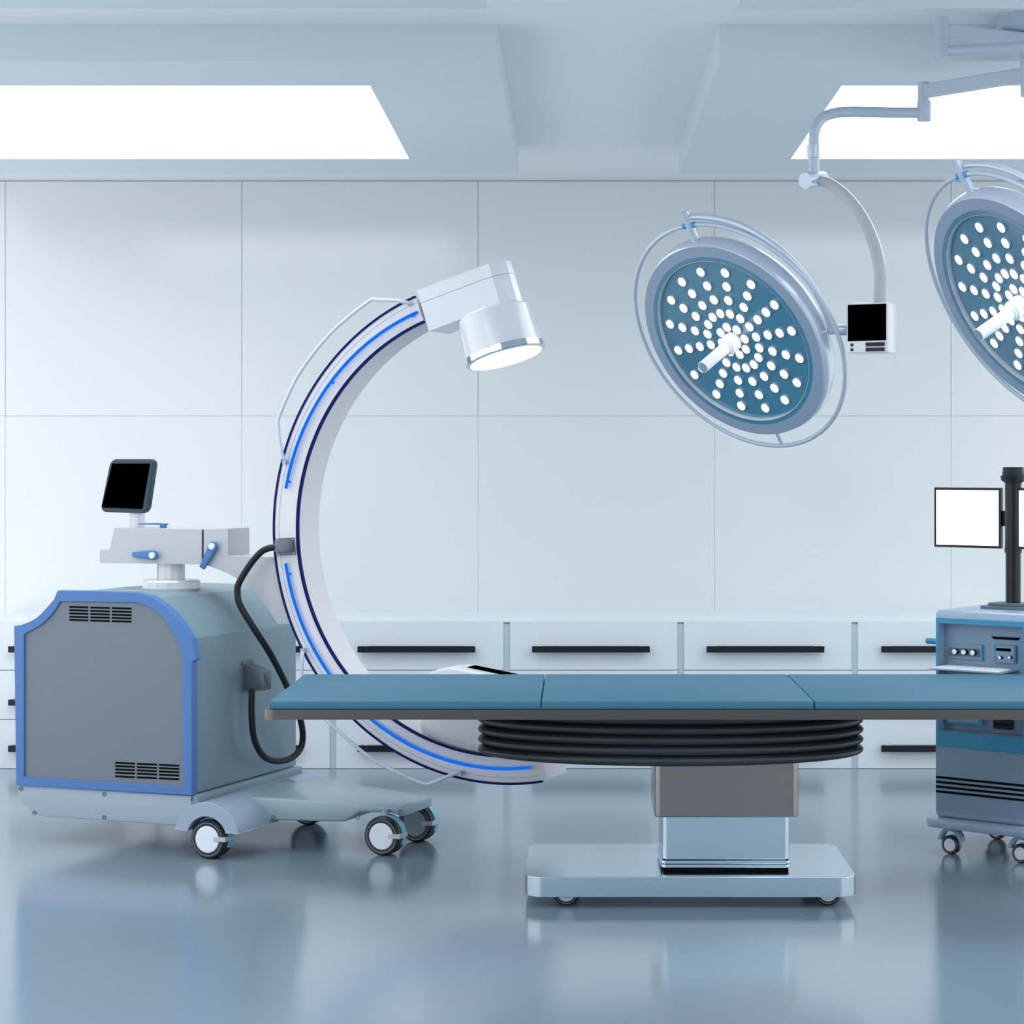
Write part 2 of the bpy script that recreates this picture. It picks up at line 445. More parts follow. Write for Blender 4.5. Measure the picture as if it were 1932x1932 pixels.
# ring bracket
CX, CZ, RO, RI = 1.5380, 1.2595, .9611, .8550
CD = .093
br = FM.xz([(384,998),(430,997),(430,1048.5)], -AD)
def inarc(z, r): return CX - math.sqrt(max(r*r - (z - CZ)**2, 0))
zt1 = FM.y(518,1051,-AD).z; zb1 = FM.y(546,1178,-AD).z
br += [(inarc(zt1 + (zb1-zt1)*k/6, RO - .012), zt1 + (zb1-zt1)*k/6) for k in range(7)]
br += FM.xz([(523,1177),(507,1151),(490,1128),(470,1108),(447,1091.5),(430,1082),(414,1075),(391,1067),(384,1066)], -AD)
bm = nb(); prism(bm, br, -AD, AD); build('ring_bracket', bm, 'white2', mx, smooth=10, bev=.0012, bseg=1)
# clamp levers
def lever(p, q, y, nm='clamp_lever'):
    a = FM.y(*p, y); b = FM.y(*q, y); d = (b - a); L = d.length; d.normalize(); n_ = Vector((-d.z, 0, d.x))
    bm = nb()
    pts = [a + n_*.019, b + n_*.011, b - n_*.011, a - n_*.019]
    head = [(a.x + .019*math.cos(t), a.z + .019*math.sin(t)) for t in [math.atan2(-n_.z, -n_.x) - PI*k/10 for k in range(11)]]
    base = math.atan2(n_.z, n_.x)
    sgn = 1 if Vector((math.cos(base + PI/2), 0, math.sin(base + PI/2))).dot(-d) > 0 else -1
    head = [(a.x + .019*math.cos(base + sgn*PI*k/10), a.z + .019*math.sin(base + sgn*PI*k/10)) for k in range(11)]
    poly = head + [(pts[2].x, pts[2].z), (pts[1].x, pts[1].z)]
    prism(bm, poly, y - .008, y + .006)
    o = build(nm, bm, 'blue', arm, bev=.002, bseg=2)
    bm = nb(); cyl(bm, (a.x, y + .03, a.z), (a.x, y - .018, a.z), .0125); 
    k = build('pivot_cap', bm, 'hub', arm)
    return o
lever((290,1047.5), (251,1046.5), -AD - .016)
lever((402.5,1030.5), (381.5,1072), -AD - .016)
q = FM.y(302, 996, -.02)
bm = nb(); box(bm, q.x + .005, q.x + .026, -.03, -.01, q.z - .006, q.z + .012)
prism(bm, [(q.x - .092, q.z + .013), (q.x + .032, q.z + .012), (q.x + .032, q.z + .018), (q.x - .02, q.z + .020), (q.x - .092, q.z + .018)], -.034, -.006)
build('clamp_lever', bm, 'blue', arm)
# monitor on post
mo = FM.y(258, 985, 0.02)
bm = nb(); cyl(bm, (mo.x + .004, .02, 1.24), (mo.x + .004, .02, 1.335), .030, seg=12); build('monitor_post', bm, 'white', mx, smooth=15)
def quadpt(u, v, b):   # u,v in 0..1 over the tilted screen
    A = [(208,866),(291,866),(276,969),(188,966)]
    x = (A[0][0]*(1-u) + A[1][0]*u)*(1-v) + (A[3][0]*(1-u) + A[2][0]*u)*v
    y = (A[0][1]*(1-u) + A[1][1]*u)*(1-v) + (A[3][1]*(1-u) + A[2][1]*u)*v
    return x, y
def monitor_outline(inset, b, r, n=5, tilt=.0):
    pts = []
    for cu, cv, a0 in ((1,0,0),(0,0,90),(0,1,180),(1,1,270)):
        for k in range(n+1):
            a = math.radians(a0 + 90*k/n)
            u = (1-inset-r if cu else inset+r) + r*math.cos(a); v = (1-inset-r if cv else inset+r) - r*math.sin(a)
            pts.append(quadpt(u, v, b))
    return pts
mt = .012
ol = FM.xz(monitor_outline(0, 0, .13), -.03)
bm = nb(); prism(bm, ol, -.03, .006); mon = build('control_monitor', bm, 'bezeld', mx, smooth=30, bev=.006, bseg=3)
bm = nb(); prism(bm, FM.xz([(212,874.5),(283,874.5),(268.5,960.5),(192,957.5)], -.031), -.0325, -.029); build('screen', bm, 'screen', mon, smooth=0)

# the ring
def pol(a, r): return (CX + r*math.cos(math.radians(a)), CZ + r*math.sin(math.radians(a)))
def ang(px, py):
    q = FM.y(px, py, -CD); return math.degrees(math.atan2(q.z - CZ, q.x - CX)) % 360
A0 = ang(792, 585); A1 = ang(1020, 1458)
N = 96
AA = [A0 + (A1 - A0)*k/N for k in range(N+1)]
bm = nb(); ringprism(bm, [pol(a, RO - .004) for a in AA], [pol(a, RI + .004) for a in AA], -CD, CD, closed=False)
ring = build('ring_arm', bm, 'cface', mx, smooth=30)
for r0, r1 in ((RO - .006, RO + .003), (RI - .003, RI + .006)):
    bm = nb(); ringprism(bm, [pol(a, r1) for a in AA], [pol(a, r0) for a in AA], -CD - .003, -CD + .012, closed=False)
    build('edge_strip', bm, 'navy', ring, smooth=30)
bm = nb(); ringprism(bm, [pol(a, RO - .0235) for a in AA], [pol(a, RO - .0252) for a in AA], -CD - .0008, -CD + .002, closed=False)
build('face_groove', bm, 'fender', ring, smooth=30)
def strip(p, q):
    a, b = ang(*p), ang(*q)
    A = FM.y(*p, -CD - .014); B = FM.y(*q, -CD - .014)
    ra = math.hypot(A.x - CX, A.z - CZ); rb = math.hypot(B.x - CX, B.z - CZ)
    pts = []
    for k in range(49):
        t = k / 48; an = a + (b-a)*t; r = ra + (rb-ra)*t
        x, z = pol(an, r); pts.append((x, -CD - .014, z))
    bm = nb(); tube(bm, pts, .0062, 10); s = build('light_strip', bm, 'strip', mx)
    for t in (.03, .5, .97):
        an = a + (b-a)*t; r = ra + (rb-ra)*t - .003; x, z = pol(an, r)
        bm = nb(); cyl(bm, (x, -CD - .012, z), (x + .004, -CD, z), .0045, seg=10); build('strip_clip', bm, 'strip', s)
strip((790, 588), (539.5, 921)); strip((539, 1063), (1003, 1447.5))
# end cap at the lower end
bm = nb(); ringprism(bm, [pol(A1 + k, RO - .004) for k in (0, 1.2)], [pol(A1 + k, RI + .02) for k in (0, 1.2)], -CD, CD + .02, closed=False); build('end_cap', bm, 'white', ring)
# tube head
hd = FM.xz([(787,549),(806.5,625)], -CD)
TH = math.radians(17.5); e1 = Vector((math.cos(TH), 0, math.sin(TH))); e2 = Vector((math.sin(TH), 0, -math.cos(TH)))
Pl = Vector((hd[0][0], 0, hd[0][1]))
def headbox(h0, h1, L, y_, yc=.0):
    """arm slab with a half round end; h along e2, length along e1"""
    bm = nb(); prof = [(0, -y_)] + [(L + y_*math.sin(PI*k/8), -y_*math.cos(PI*k/8)) for k in range(9)] + [(0, y_)]
    lo = [bm.verts.new(Pl + e1*s + e2*h0 + Vector((0, t, 0))) for s, t in prof]; hi = [bm.verts.new(Pl + e1*s + e2*h1 + Vector((0, t, 0))) for s, t in prof]
    n_ = len(prof); bm.faces.new(lo); bm.faces.new(hi[::-1])
    for i in range(n_): j = (i+1) % n_; bm.faces.new((lo[i], hi[i], hi[j], lo[j]))
    return bm
LH = .275
th = build('tube_arm', headbox(.0505, .163, LH, CD), 'white', mx, smooth=12)
build('arm_lid', headbox(-.002, .049, LH, CD), 'white', th, smooth=12)
build('lid_seam', headbox(.048, .052, LH - .001, CD - .0015), 'handle', th, smooth=12)
dc = FM.y(943, 636, -.02); dc = Vector((dc.x, -.015, dc.z))
n2 = Vector((e2.x, -.045, e2.z)).normalized()
bm = nb(); lathe(bm, [(.06, -.105), (.135, -.098), (.141, -.092), (.150, .055)], dc, n2, 48); dr = build('tube_housing', bm, 'white', mx)
bm = nb(); lathe(bm, [(.149, .056), (.157, .057), (.158, .080), (.156, .082), (.150, .082)], dc, n2, 48); build('chrome_ring', bm, 'chrome', dr, smooth=12)
bm = nb(); lathe(bm, [(.149, .070), (.149, .0835), (.144, .0845)], dc, n2, 48); build('window_rim', bm, 'white', dr)
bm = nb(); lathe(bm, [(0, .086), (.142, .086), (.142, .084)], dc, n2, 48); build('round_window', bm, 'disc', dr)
# lower detector
dp = FM.xz([(798,1400),(792,1370),(803,1276),(812,1268),(826,1263),(836,1261),(850,1259.5),(1000,1291),(1022,1286),(1024,1425),(1022,1436)], -.05)
bot = [pol(a, RI + .004) for a in [246 + 3.5*k for k in range(12)]][::-1]
dp2 = dp[:11] + [p for p in bot if p[0] < dp[10][0] - .01 and p[0] > dp[0][0] + .005]
bm = nb(); prism(bm, dp2, -.05, .125); det = build('image_detector', bm, 'white', mx, smooth=35, bev=.008, bseg=3)
a = FM.y(884,1250,-.1); tp = FM.xz([(850,1259.5),(1000,1291)], -.05)
p0 = Vector((tp[0][0], 0, tp[0][1])); p1 = Vector((tp[1][0], 0, tp[1][1])); d = (p1 - p0).normalized(); up = Vector((-d.z, 0, d.x))
bm = nb()
c8 = [p0 + d*.035 + Vector((0,.03,0)), p0 + d*.32 + Vector((0,.03,0)), p0 + d*.32 + Vector((0,.108,0)), p0 + d*.035 + Vector((0,.108,0))]
lo = [bm.verts.new(c - up*.004) for c in c8]; hi = [bm.verts.new(c + up*.002) for c in c8]
bm.faces.new(lo); bm.faces.new(hi)
for i in range(4): j = (i+1) % 4; bm.faces.new((lo[i], lo[j], hi[j], hi[i]))
build('detector_window', bm, 'screen', det, smooth=0)
# cables
def cable(name, px, ys, r, m, n=6):
    pts = [FM.y(x, y, b) for (x, y), b in zip(px, ys)]
    bm = nb(); tube(bm, smooth_path(pts, n), r, 14); return build(name, bm, m, mx)
k1 = [(541,874),(534,862),(528,835),(524.5,800),(529,780),(560,712),(600,656),(640,613),(697,568),(712,566),(745,567),(768,571),(776,573)]
cable('white_cable', k1, [-CD, -CD-.022] + [-CD-.03]*(len(k1)-4) + [-CD-.022, -CD-.004], .0072, 'wire', 3)
k2 = [(575,1224),(571,1232),(570,1250),(570,1285),(585,1325),(610,1352),(627,1369),(700,1431),(760,1462),(798,1478),(812,1478),(840,1467),(862,1459),(874,1458)]
cable('white_cable', k2, [-CD, -CD-.022] + [-CD-.03]*(len(k2)-4) + [-CD-.022, -CD-.004], .0072, 'wire', 3)
for px, py in ((541,872),(774,573),(575,1226),(872,1458)):
    q = FM.y(px, py, -CD); bm = nb(); cyl(bm, (q.x, -CD - .024, q.z), (q.x, -CD, q.z), .0085); build('cable_ferrule', bm, 'skirt', mx)
k3 = [(524,1032),(505,1035),(490,1044),(470,1068),(451,1100),(448,1118),(453,1142),(480,1187),(508,1230),(532,1275),(548,1310),(563,1345),(571,1380),(568,1410),(550,1430),(522,1436),(497,1426),(480,1395),(475,1350),(475.5,1300)]
y3 = [-.155,-.16,-.165,-.17,-.18,-.18,-.18,-.16,-.14,-.12,-.11,-.10,-.09,-.08,-.08,-.08,-.08,-.08,-.08,-.08]
pts = []
for (x, y), b in zip(k3, y3):
    pts.append(FM.y(x, y, b))
# the part by the body hangs beside its right side: solve for the plane local x there
def onx(px, py, xl):
    dd = ray(px, py); c = Vector((0,0,H)); t = (xl - (c - FM.O).dot(FM.u)) / dd.dot(FM.u); q = c + dd*t - FM.O
    return Vector((xl, q.dot(FM.v), q.z))
for i in range(7, len(k3)):
    pts[i] = onx(*k3[i], {7:.522,8:.548,9:.548,10:.535,11:.52,12:.50,13:.49,14:.48}.get(i, .468))
bm = nb(); tube(bm, smooth_path(pts, 6), .0130, 16); build('black_cable', bm, 'rubber', mx)
# socket on the ring
pl = [FM.y(x, y, -CD - .003) for x, y in ((521,1016),(555,1014),(558,1047),(524,1048))]
bm = nb(); prism(bm, [(p.x, p.z) for p in pl], -CD - .006, -CD - .001); sp = build('socket_plate', bm, 'socket', mx, bev=.001, bseg=1)
pl = [FM.y(x, y, -CD - .07) for x, y in ((518.5,1020.5),(537.5,1019),(538,1042),(519,1041.5))]
bm = nb(); box(bm, pl[0].x, pl[1].x + .006, -CD - .075, -CD - .004, pl[2].z, pl[0].z); build('plug', bm, 'socket', sp, bev=.003)
for px, py in ((524,1018),(552.5,1017),(555,1044),(527,1045.5)):
    q = FM.y(px, py, -CD - .006); bm = nb(); cyl(bm, (q.x, -CD - .008, q.z), (q.x, -CD - .005, q.z), .0022, seg=8); build('screw', bm, 'hub', sp)
# socket on the body side
a = onx(456, 1248, .402); b = onx(477, 1303, .402)
bm = nb(); box(bm, .399, .406, a.y, b.y, b.z - .003, a.z); sp = build('socket_plate', bm, 'socket', mx, bev=.001, bseg=1)
yc0, yc1 = a.y + .018, b.y - .006
zt_, zb_ = a.z - .012, b.z + .008
bm = nb()
prism(bm, [(.404, zt_), (.404, zb_), (.492, zb_ + .002), (.492, zt_ - .028)], yc0, yc1)
build('plug', bm, 'socket', sp, bev=.004, bseg=2)

# ================================================================== OPERATING TABLE
tb = thing('operating_table', (.52, 7.32, 0), 'long operating table with blue-green padded top on a steel pedestal with black bellows', 'operating table')
OX, OY = -.52, -7.32
def TB(x0, x1, y0, y1, z0, z1): return (x0+OX, x1+OX, y0+OY, y1+OY, z0, z1)
TF, TK = 6.874, 7.77
xr = 1.77
for x0, x1, xb0, xb1 in ((-1.017, -.1145, -1.017, -.1145), (-.111, .7945, -.111, .7945), (.798, xr, .798, xr)):
    bm = nb(); box(bm, *TB(x0, x1, TF, TK, .6945, .721)); build('mattress_section', bm, 'pad', tb, bev=.0025, bseg=2)
bm = nb(); prism(bm, [(x+OX, y+OY) for x, y in rrect(-1.036, xr + .02, TF - .012, TK + .012, .035, 8)], .661, .6942, 'z'); build('top_frame', bm, 'steeld', tb, smooth=12)
# bellows
bm = nb(); prof = []
nf = 5; bz0, bz1 = .488, .662
pitch = (bz1 - bz0) / nf
prof.append((.0, bz0))
for k in range(nf):
    zc = bz0 + pitch*(k + .5)
    for j in range(9):
        t = -PI/2 + PI*j/8
        prof.append((.94 + .06*max(math.cos(t), 0)**.8, zc + pitch*.5*math.sin(t)))
prof.append((.0, bz1))
x, y = (.338+OX, 7.32+OY)
rings = []
SG = 96
for r, z in prof:
    if r == 0: rings.append([bm.verts.new((x, y, z))])
    else: rings.append([bm.verts.new((x + .682*r*math.cos(2*PI*k/SG), y + .355*r*math.sin(2*PI*k/SG) , z)) for k in range(SG)])
for q in range(len(rings)-1):
    A, B = rings[q], rings[q+1]
    for k in range(SG):
        l = (k+1) % SG
        if len(A) == 1: bm.faces.new((A[0], B[l], B[k]))
        elif len(B) == 1: bm.faces.new((A[k], A[l], B[0]))
        else: bm.faces.new((A[k], A[l], B[l], B[k]))
build('bellows', bm, 'bellow', tb, smooth=50)
def rpost(name, x0, x1, y0, y1, z0, z1, r, m, bev=.004, parent=None):
    bm = nb(); prism(bm, [(a+OX, b+OY) for a, b in rrect(x0, x1, y0, y1, r, 6)], z0, z1, 'z')
    return build(name, bm, m, parent or tb, smooth=20, bev=bev, bseg=2)
rpost('column_sleeve', .273, .768, 7.085, 7.455, .299, .489, .022, 'steel', .004)
lc = rpost('lower_column', .300, .738, 7.105, 7.435, .15, .302, .018, 'steel2', .003)
for z0, z1 in ((.1365,.1475),(.1235,.1345)):
    rpost('column_collar', .295, .741, 7.100, 7.44, z0, z1, .018, 'steel2', .0015)
rpost('collar_gap', .303, .735, 7.108, 7.432, .108, .152, .016, 'black', .001)
rpost('column_foot', .30, .737, 7.02, 7.106, .1085, .1105, .004, 'chrome', .0005)
b = rpost('base', -.171, .958, 7.009, 7.633, .0405, .109, .062, 'steel2', .002)
for xx in (-.03, .865):
    for yy in (7.085, 7.55):
        bx = xx
        o = caster(tb, (bx+OX, yy+OY, .046), .046, .04, 'caster_wheel', lever=False, cover=False)

# ================================================================== SURGICAL LIGHTS
mc = Vector((1.515, 6.905, 0))
cm = thing('ceiling_mount', (mc.x, mc.y, ZC), 'round pale ceiling mount with a vertical hub pole at the top right corner', 'ceiling mount')
bm = nb(); lathe(bm, [(.108, 0), (.108, -.045), (.102, -.050)], (0,0,0), (0,0,1), 40); build('mount_plate', bm, 'armgrey', cm)
bm = nb(); lathe(bm, [(.022, -.04), (.022, -.262)], (0,0,0), (0,0,1), 24); build('hub_pole', bm, 'armgrey', cm)

def surgical_lamp(label, cpx, Y, nrm, knobpx, group=None, ledk=None, root=None):
    C = at(*cpx, Y); nrm = Vector(nrm).normalized()
    t = thing('surgical_light', root, label, 'surgical light', group)
    def hit(px, py, off=0.0):
        dd = ray(px, py); c = Vector((0,0,H)); s = ((C + nrm*off) - c).dot(nrm) / dd.dot(nrm); return c + dd*s
    e = (hit(*knobpx) - C); e = (e - nrm*e.dot(nrm)).normalized(); g = nrm.cross(e)
    Mx = Matrix(((e.x, g.x, nrm.x, 0), (e.y, g.y, nrm.y, 0), (e.z, g.z, nrm.z, 0), (0, 0, 0, 1)))
    Mx.translation = C - Vector(root)
    def place(o): o.matrix_local = Mx; return o
    R_ = .375
    bm = nb()
    lathe(bm, [(.09, -.118), (.25, -.108), (.340, -.092), (.374, -.070), (.384, -.050), (.383, -.025), (R_ + .001, -.002), (R_ - .004, .0015)], seg=96, cap=(1, 0))
    hs = place(build('lamp_housing', bm, 'silver', t, smooth=60))
    bm = nb(); ringprism(bm, [((R_-.003)*math.cos(2*PI*k/96), (R_-.003)*math.sin(2*PI*k/96)) for k in range(96)], [(.333*math.cos(2*PI*k/96), .333*math.sin(2*PI*k/96)) for k in range(96)], -.004, .0025, axis='z')
    bz = build('bezel', bm, 'bezel', hs)
    bm = nb(); ringprism(bm, [(.334*math.cos(2*PI*k/96), .334*math.sin(2*PI*k/96)) for k in range(96)], [(.317*math.cos(2*PI*k/96), .317*math.sin(2*PI*k/96)) for k in range(96)], -.004, .0016, axis='z')
    build('inner_rim', bm, 'glass', hs)
    DP = -.015
    bm = nb(); lathe(bm, [(.3185, .0006), (.3155, .0006), (.3155, DP - .002), (.3185, DP - .002)], seg=60, cap=(0, 0)); build('polished_rim', bm, 'white', hs, smooth=0)
    bm = nb(); lathe(bm, [(.3165, DP - .003), (.3165, DP), (0, DP)], seg=96); pl_ = build('lamp_plate', bm, 'glass', hs)
    # LEDs
    bm = nb(); lathe(bm, [(.0183, 0), (.0183, .007), (.0170, .0082), (.0158, .0078), (0, .0078)], seg=24, mis=[0,0,0,1])
    proto = build('led_lamp', bm, ['silver', 'led'], hs, smooth=30)
    a0 = surgical_lamp.a0
    if a0 is None:
        p = hit(1319, 515) - C; a0 = math.atan2(p.dot(g), p.dot(e)); surgical_lamp.a0 = a0
    U = .0546; first = True
    for k in range(16):
        for r in (5, 4, 3, 2, 1):
            if r == 1 and k % 2: continue
            o = proto if first else proto.copy()
            if not first: COL.objects.link(o); o.parent = hs
            first = False
            an = a0 + k*PI/8 + (PI/8*.0)
            o.location = (U*r*math.cos(an), U*r*math.sin(an), DP)
    # centre handle
    bm = nb(); lathe(bm, [(.034, DP), (.034, .012), (.030, .014), (.030, .022), (.033, .024), (.033, .034), (.026, .038), (.026, .042), (.0205, .046), (.0205, .165), (.019, .168), (.019, .172), (.0205, .175), (.0205, .178), (0, .178)], seg=32, mis=[0]*14)
    hdl = build('centre_handle', bm, 'grip', hs, smooth=35)
    bm = nb(); lathe(bm, [(.0185, .178), (.0185, .1795), (0, .1795)], seg=32); build('handle_tip', bm, 'bezel', hs)
    # tube ring, knob
    bm = nb(); tube(bm, [(.44*math.cos(2*PI*k/96), .44*math.sin(2*PI*k/96), -.032) for k in range(96)], .0080, 12, closed=True)
    place(build('tube_ring', bm, 'armgrey', t))
    bm = nb(); cyl(bm, (.375, 0, -.03), (.49, 0, -.032), .0135)
    kb = place(build('ring_knob', bm, 'silver', t))
    bm = nb(); cyl(bm, (-.37, 0, -.03), (-.436, 0, -.032), .0075); place(build('ring_strut', bm, 'armgrey', t))
    for s in (-1, 1):
        a1_ = s*.035; a2_ = s*.062
        bm = nb(); cyl(bm, (.44*math.cos(a1_), .44*math.sin(a1_), -.032), (.44*math.cos(a2_), .44*math.sin(a2_), -.032), .0105); place(build('blue_collar', bm, 'bluering', t))
    return t, C, nrm, e, g, Mx, hit
surgical_lamp.a0 = None
root = Vector((mc.x, mc.y, 2.742))
t1, C1, n1, e1_, g1, Mx1, hit1 = surgical_lamp('round surgical light with glowing white dots above the table, small black screen at its right', (1381,645.5), 7.2, (-.607,-.599,-.523), (1342,553.5), 'round surgical lights', root=root)
def W(p): return Vector(p) - root
# yoke arc from the knob towards the shaft
sh = hit1(1566, 622, -.045); sl = sh - C1
ae = math.atan2(sl.dot(g1), sl.dot(e1_)); rs = sl.dot(e1_)**2 + sl.dot(g1)**2; rs = math.sqrt(rs)
pts = []
for k in range(41):
    t = k/40; an = ae*t; r = .466 + (rs - .466)*t + .012*math.sin(PI*t)
    pts.append(C1 + e1_*(r*math.cos(an)) + g1*(r*math.sin(an)) - n1*(.040 + .012*t))
bm = nb(); tube(bm, [W(p) for p in pts], .0112, 14); build('yoke_arm', bm, 'silver', t1)
Ys = sh.y
p0 = at(1545, 630, Ys + .01); p1 = at(1562, 624, Ys); p2 = at(1580, 623, Ys); p3 = at(1598, 622, Ys)
bm = nb(); cyl(bm, W(p0), W(p1), .006); cyl(bm, W(p1), W(p2), .0135); cyl(bm, W(p2), W(p3 + Vector((.02,0,0))), .0185); build('yoke_shaft', bm, 'silver', t1, smooth=30)
# screen box
th_ = math.radians(24); bu = Vector((math.cos(th_), -math.sin(th_), 0)); bv = Vector((math.sin(th_), math.cos(th_), 0))
fc = at(1597, 666, Ys - .04)      # front lower left corner
bw = .141; bh = (666 - 572) * (Ys - .05) / F; bd = .128
ob = Matrix(((bu.x, bv.x, 0, 0), (bu.y, bv.y, 0, 0), (0, 0, 1, 0), (0, 0, 0, 1)))
def boxpart(name, x0, x1, y0, y1, z0, z1, m, par=None, bev=None):
    bm = nb(); box(bm, x0, x1, y0, y1, z0, z1)
    if bev: bevel(bm, bev, 2)
    o = build(name, bm, m, par, smooth=30)
    return o
hb = boxpart('screen_box', 0, bw, 0, bd, 0, bh, 'white', t1, .003); hb.matrix_local = Matrix.Translation(W(fc)) @ ob
def inbox(name, a, m):   # a = fractions
    boxpart(name, a[0]*bw, a[1]*bw, -.0015, .001, bh*a[2], bh*a[3], m, hb)
inbox('screen', (.035, .965, .235, .965), 'screen')
for a in ((.10,.17,.13,.185),(.10,.17,.035,.09)): inbox('button', a, 'handle')
for a in ((.47,.93,.12,.20),(.47,.93,.02,.095)): inbox('button_bar', a, 'handle')
# curved drop arm
top = at(1537, 340, 7.2)
q = [(1548,342,7.19),(1568,348,7.17),(1600,374,7.13),(1630,415,7.08),(1651,465,7.03),(1661,515,6.99),(1661,560,6.96),(1661,574,6.955)]
bm = nb(); sp_ = smooth_path([W(at(*p)) for p in q], 6); L_ = len(sp_)
tube(bm, sp_, [.0185 + .0045*i/L_ for i in range(L_)], 18); build('drop_arm', bm, 'white2', t1)
a = at(1519, 341, 7.16); b = at(1552, 338, 7.24)
bm = nb(); cyl(bm, W(a), W(b), .0275); build('elbow_joint', bm, 'silver', t1)
vx = top.x - .003
z_ = lambda y, Y: H - (y - VY) * Y / F
bm = nb(); cyl(bm, W((vx, 7.2, z_(332, 7.2))), W((vx, 7.2, z_(296, 7.2))), .0185); build('drop_tube', bm, 'armgrey', t1)
bm = nb(); cyl(bm, W((vx, 7.2, z_(297, 7.2))), W((vx, 7.2, z_(274, 7.2))), .0225); build('tube_collar', bm, 'silver', t1)
q = [(1536,276,7.2),(1536,262,7.2),(1537,250,7.2),(1543,234,7.2),(1556,220,7.2),(1578,213,7.2),(1605,211,7.2),(1640,211.5,7.19),(1690,212.5,7.18),(1742,213,7.18)]
bm = nb(); tube(bm, smooth_path([W(at(*p)) for p in q], 5), .0185, 18); build('bent_tube', bm, 'armgrey', t1)
jx = at(1743.5, 200, 7.18).x
bm = nb(); lathe(bm, [(.0205, 0), (.0205, (192-155)*7.18/F)], W((jx - .002, 7.18, z_(192, 7.18))), seg=28); lathe(bm, [(.0245, 0), (.0245, (228-191)*7.18/F)], W((jx, 7.18, z_(228, 7.18))), seg=28); build('arm_joint', bm, 'armgrey', t1)
def beam(name, a, b, ha, hb_, wdt, par, rt):
    a, b = Vector(a), Vector(b); d = (b - a).normalized(); s = Vector((-d.y, d.x, 0)).normalized() * wdt/2
    bm = nb(); V = []
    for p, h in ((a, ha), (b, hb_)):
        V.append([bm.verts.new(p + k*s + Vector((0, 0, j*h/2)) - rt) for k, j in ((-1,-1),(1,-1),(1,1),(-1,1))])
    for i in range(4): j = (i+1) % 4; bm.faces.new((V[0][i], V[0][j], V[1][j], V[1][i]))
    bm.faces.new(V[0]); bm.faces.new(V[1][::-1]); return build(name, bm, 'armgrey', par, bev=.003, bseg=2)
beam('swing_beam', (jx, 7.18, z_(172.5, 7.18)), (mc.x, mc.y, z_(141, 6.91)), .046, .046, .035, t1, root)
bm = nb(); lathe(bm, [(.0275, -.004), (.0275, .115)], (0, 0, 0), seg=28); build('hub_collar', bm, 'armgrey', t1)

root = Vector((mc.x, mc.y, 2.95)) - Vector((0, 0, .055))
t2, C2, n2_, e2_, g2, Mx2, hit2 = surgical_lamp('round surgical light cut off by the right edge of the frame', (1925,577), 6.34, (-.785,-.33,-.524), (1805,345), 'round surgical lights', root=root)
pts = []
for k in range(41):
    an = -(PI*.55)*k/40
    pts.append(C2 + e2_*(.462*math.cos(an)) + g2*(.462*math.sin(an)) - n2_*(.045))
chk = pts[20]
if chk.x < C2.x:   # go round the upper right side
    pts = []
    for k in range(41):
        an = (PI*.55)*k/40
        pts.append(C2 + e2_*(.462*math.cos(an)) + g2*(.462*math.sin(an)) - n2_*(.045))
bm = nb(); tube(bm, [W(p) for p in pts], .0098, 14); build('yoke_arm', bm, 'silver', t2)
ye = pts[-1]
jx = at(1777, 70, 6.757).x; YJ = 6.757
bm = nb(); lathe(bm, [(.0215, 0), (.0215, (75-33)*YJ/F)], W((jx, YJ, z_(75, YJ))), seg=28); lathe(bm, [(.0250, 0), (.0250, (111-73)*YJ/F)], W((jx - .001, YJ, z_(111, YJ))), seg=28); build('arm_joint', bm, 'armgrey', t2)
beam('swing_beam', (jx, YJ, z_(59, YJ)), (mc.x, mc.y, z_(77, 6.91)), .046, .046, .03, t2, root)
bm = nb(); lathe(bm, [(.0275, -.03), (.0275, .03)], (0, 0, 0), seg=28); build('hub_collar', bm, 'armgrey', t2)
ex = Vector((ye.x + .20, ye.y + .02, 0))
q = [at(1778,97,YJ), at(1855,93,6.71), at(1932,87.5,6.67), Vector((ex.x - .12, 6.6, 2.875)), Vector((ex.x - .02, 6.55, 2.85)), Vector((ex.x, 6.5, 2.75)), Vector((ex.x, ye.y + .05, 2.5)), Vector((ex.x, ye.y + .02, ye.z + .08))]
bm = nb(); tube(bm, smooth_path([W(p) for p in q], 6), .0175, 18); build('bent_tube', bm, 'armgrey', t2)
bm = nb(); box(bm, ex.x - .07 - root.x, ex.x + .07 - root.x, ye.y - .04 - root.y, ye.y + .08 - root.y, ye.z - .1 - root.z, ye.z + .09 - root.z); build('screen_box', bm, 'white', t2, bev=.003)
bm = nb(); cyl(bm, W(ye), W((ex.x - .06, ye.y, ye.z)), .014); build('yoke_shaft', bm, 'silver', t2)

# ================================================================== CONSOLE
FC = Frame(1.3966 + .793*.215 + .609*.25, 8.045 - .609*.215 + .793*.25, 37.5)
cs = thing('equipment_console', FC.O, 'grey and blue wheeled equipment console with black pole and two lit screens', 'medical console', rz=FC.rz)
CF = -.25; CH = .945; HX = .215
def cp(px, py, b=CF): return FC.y(px, py, b)
zr1 = cp(1773, 1176).z; zr0 = cp(1773, 1378).z
bm = nb(); box(bm, -HX, .18, CF, .25, .138, CH)
body = build('body', bm, 'console', None, bev=.022, bseg=4)
cb = nb(); box(cb, -.192, .160, CF - .1, CF + .05, zr0, zr1); cut(body, cb); body.parent = cs
zo1 = cp(1766, 1165).z; zo0 = cp(1766, 1407).z
def rect(x0, x1, z0, z1): return [(x0, z0), (x1, z0), (x1, z1), (x0, z1)]
bm = nb(); ringprism(bm, rect(-.205, .174, zo0, zo1), rect(-.192, .160, zr0, zr1), CF - .004, CF + .003)
build('blue_frame', bm, 'cblue', cs, smooth=0, bev=.001, bseg=1)
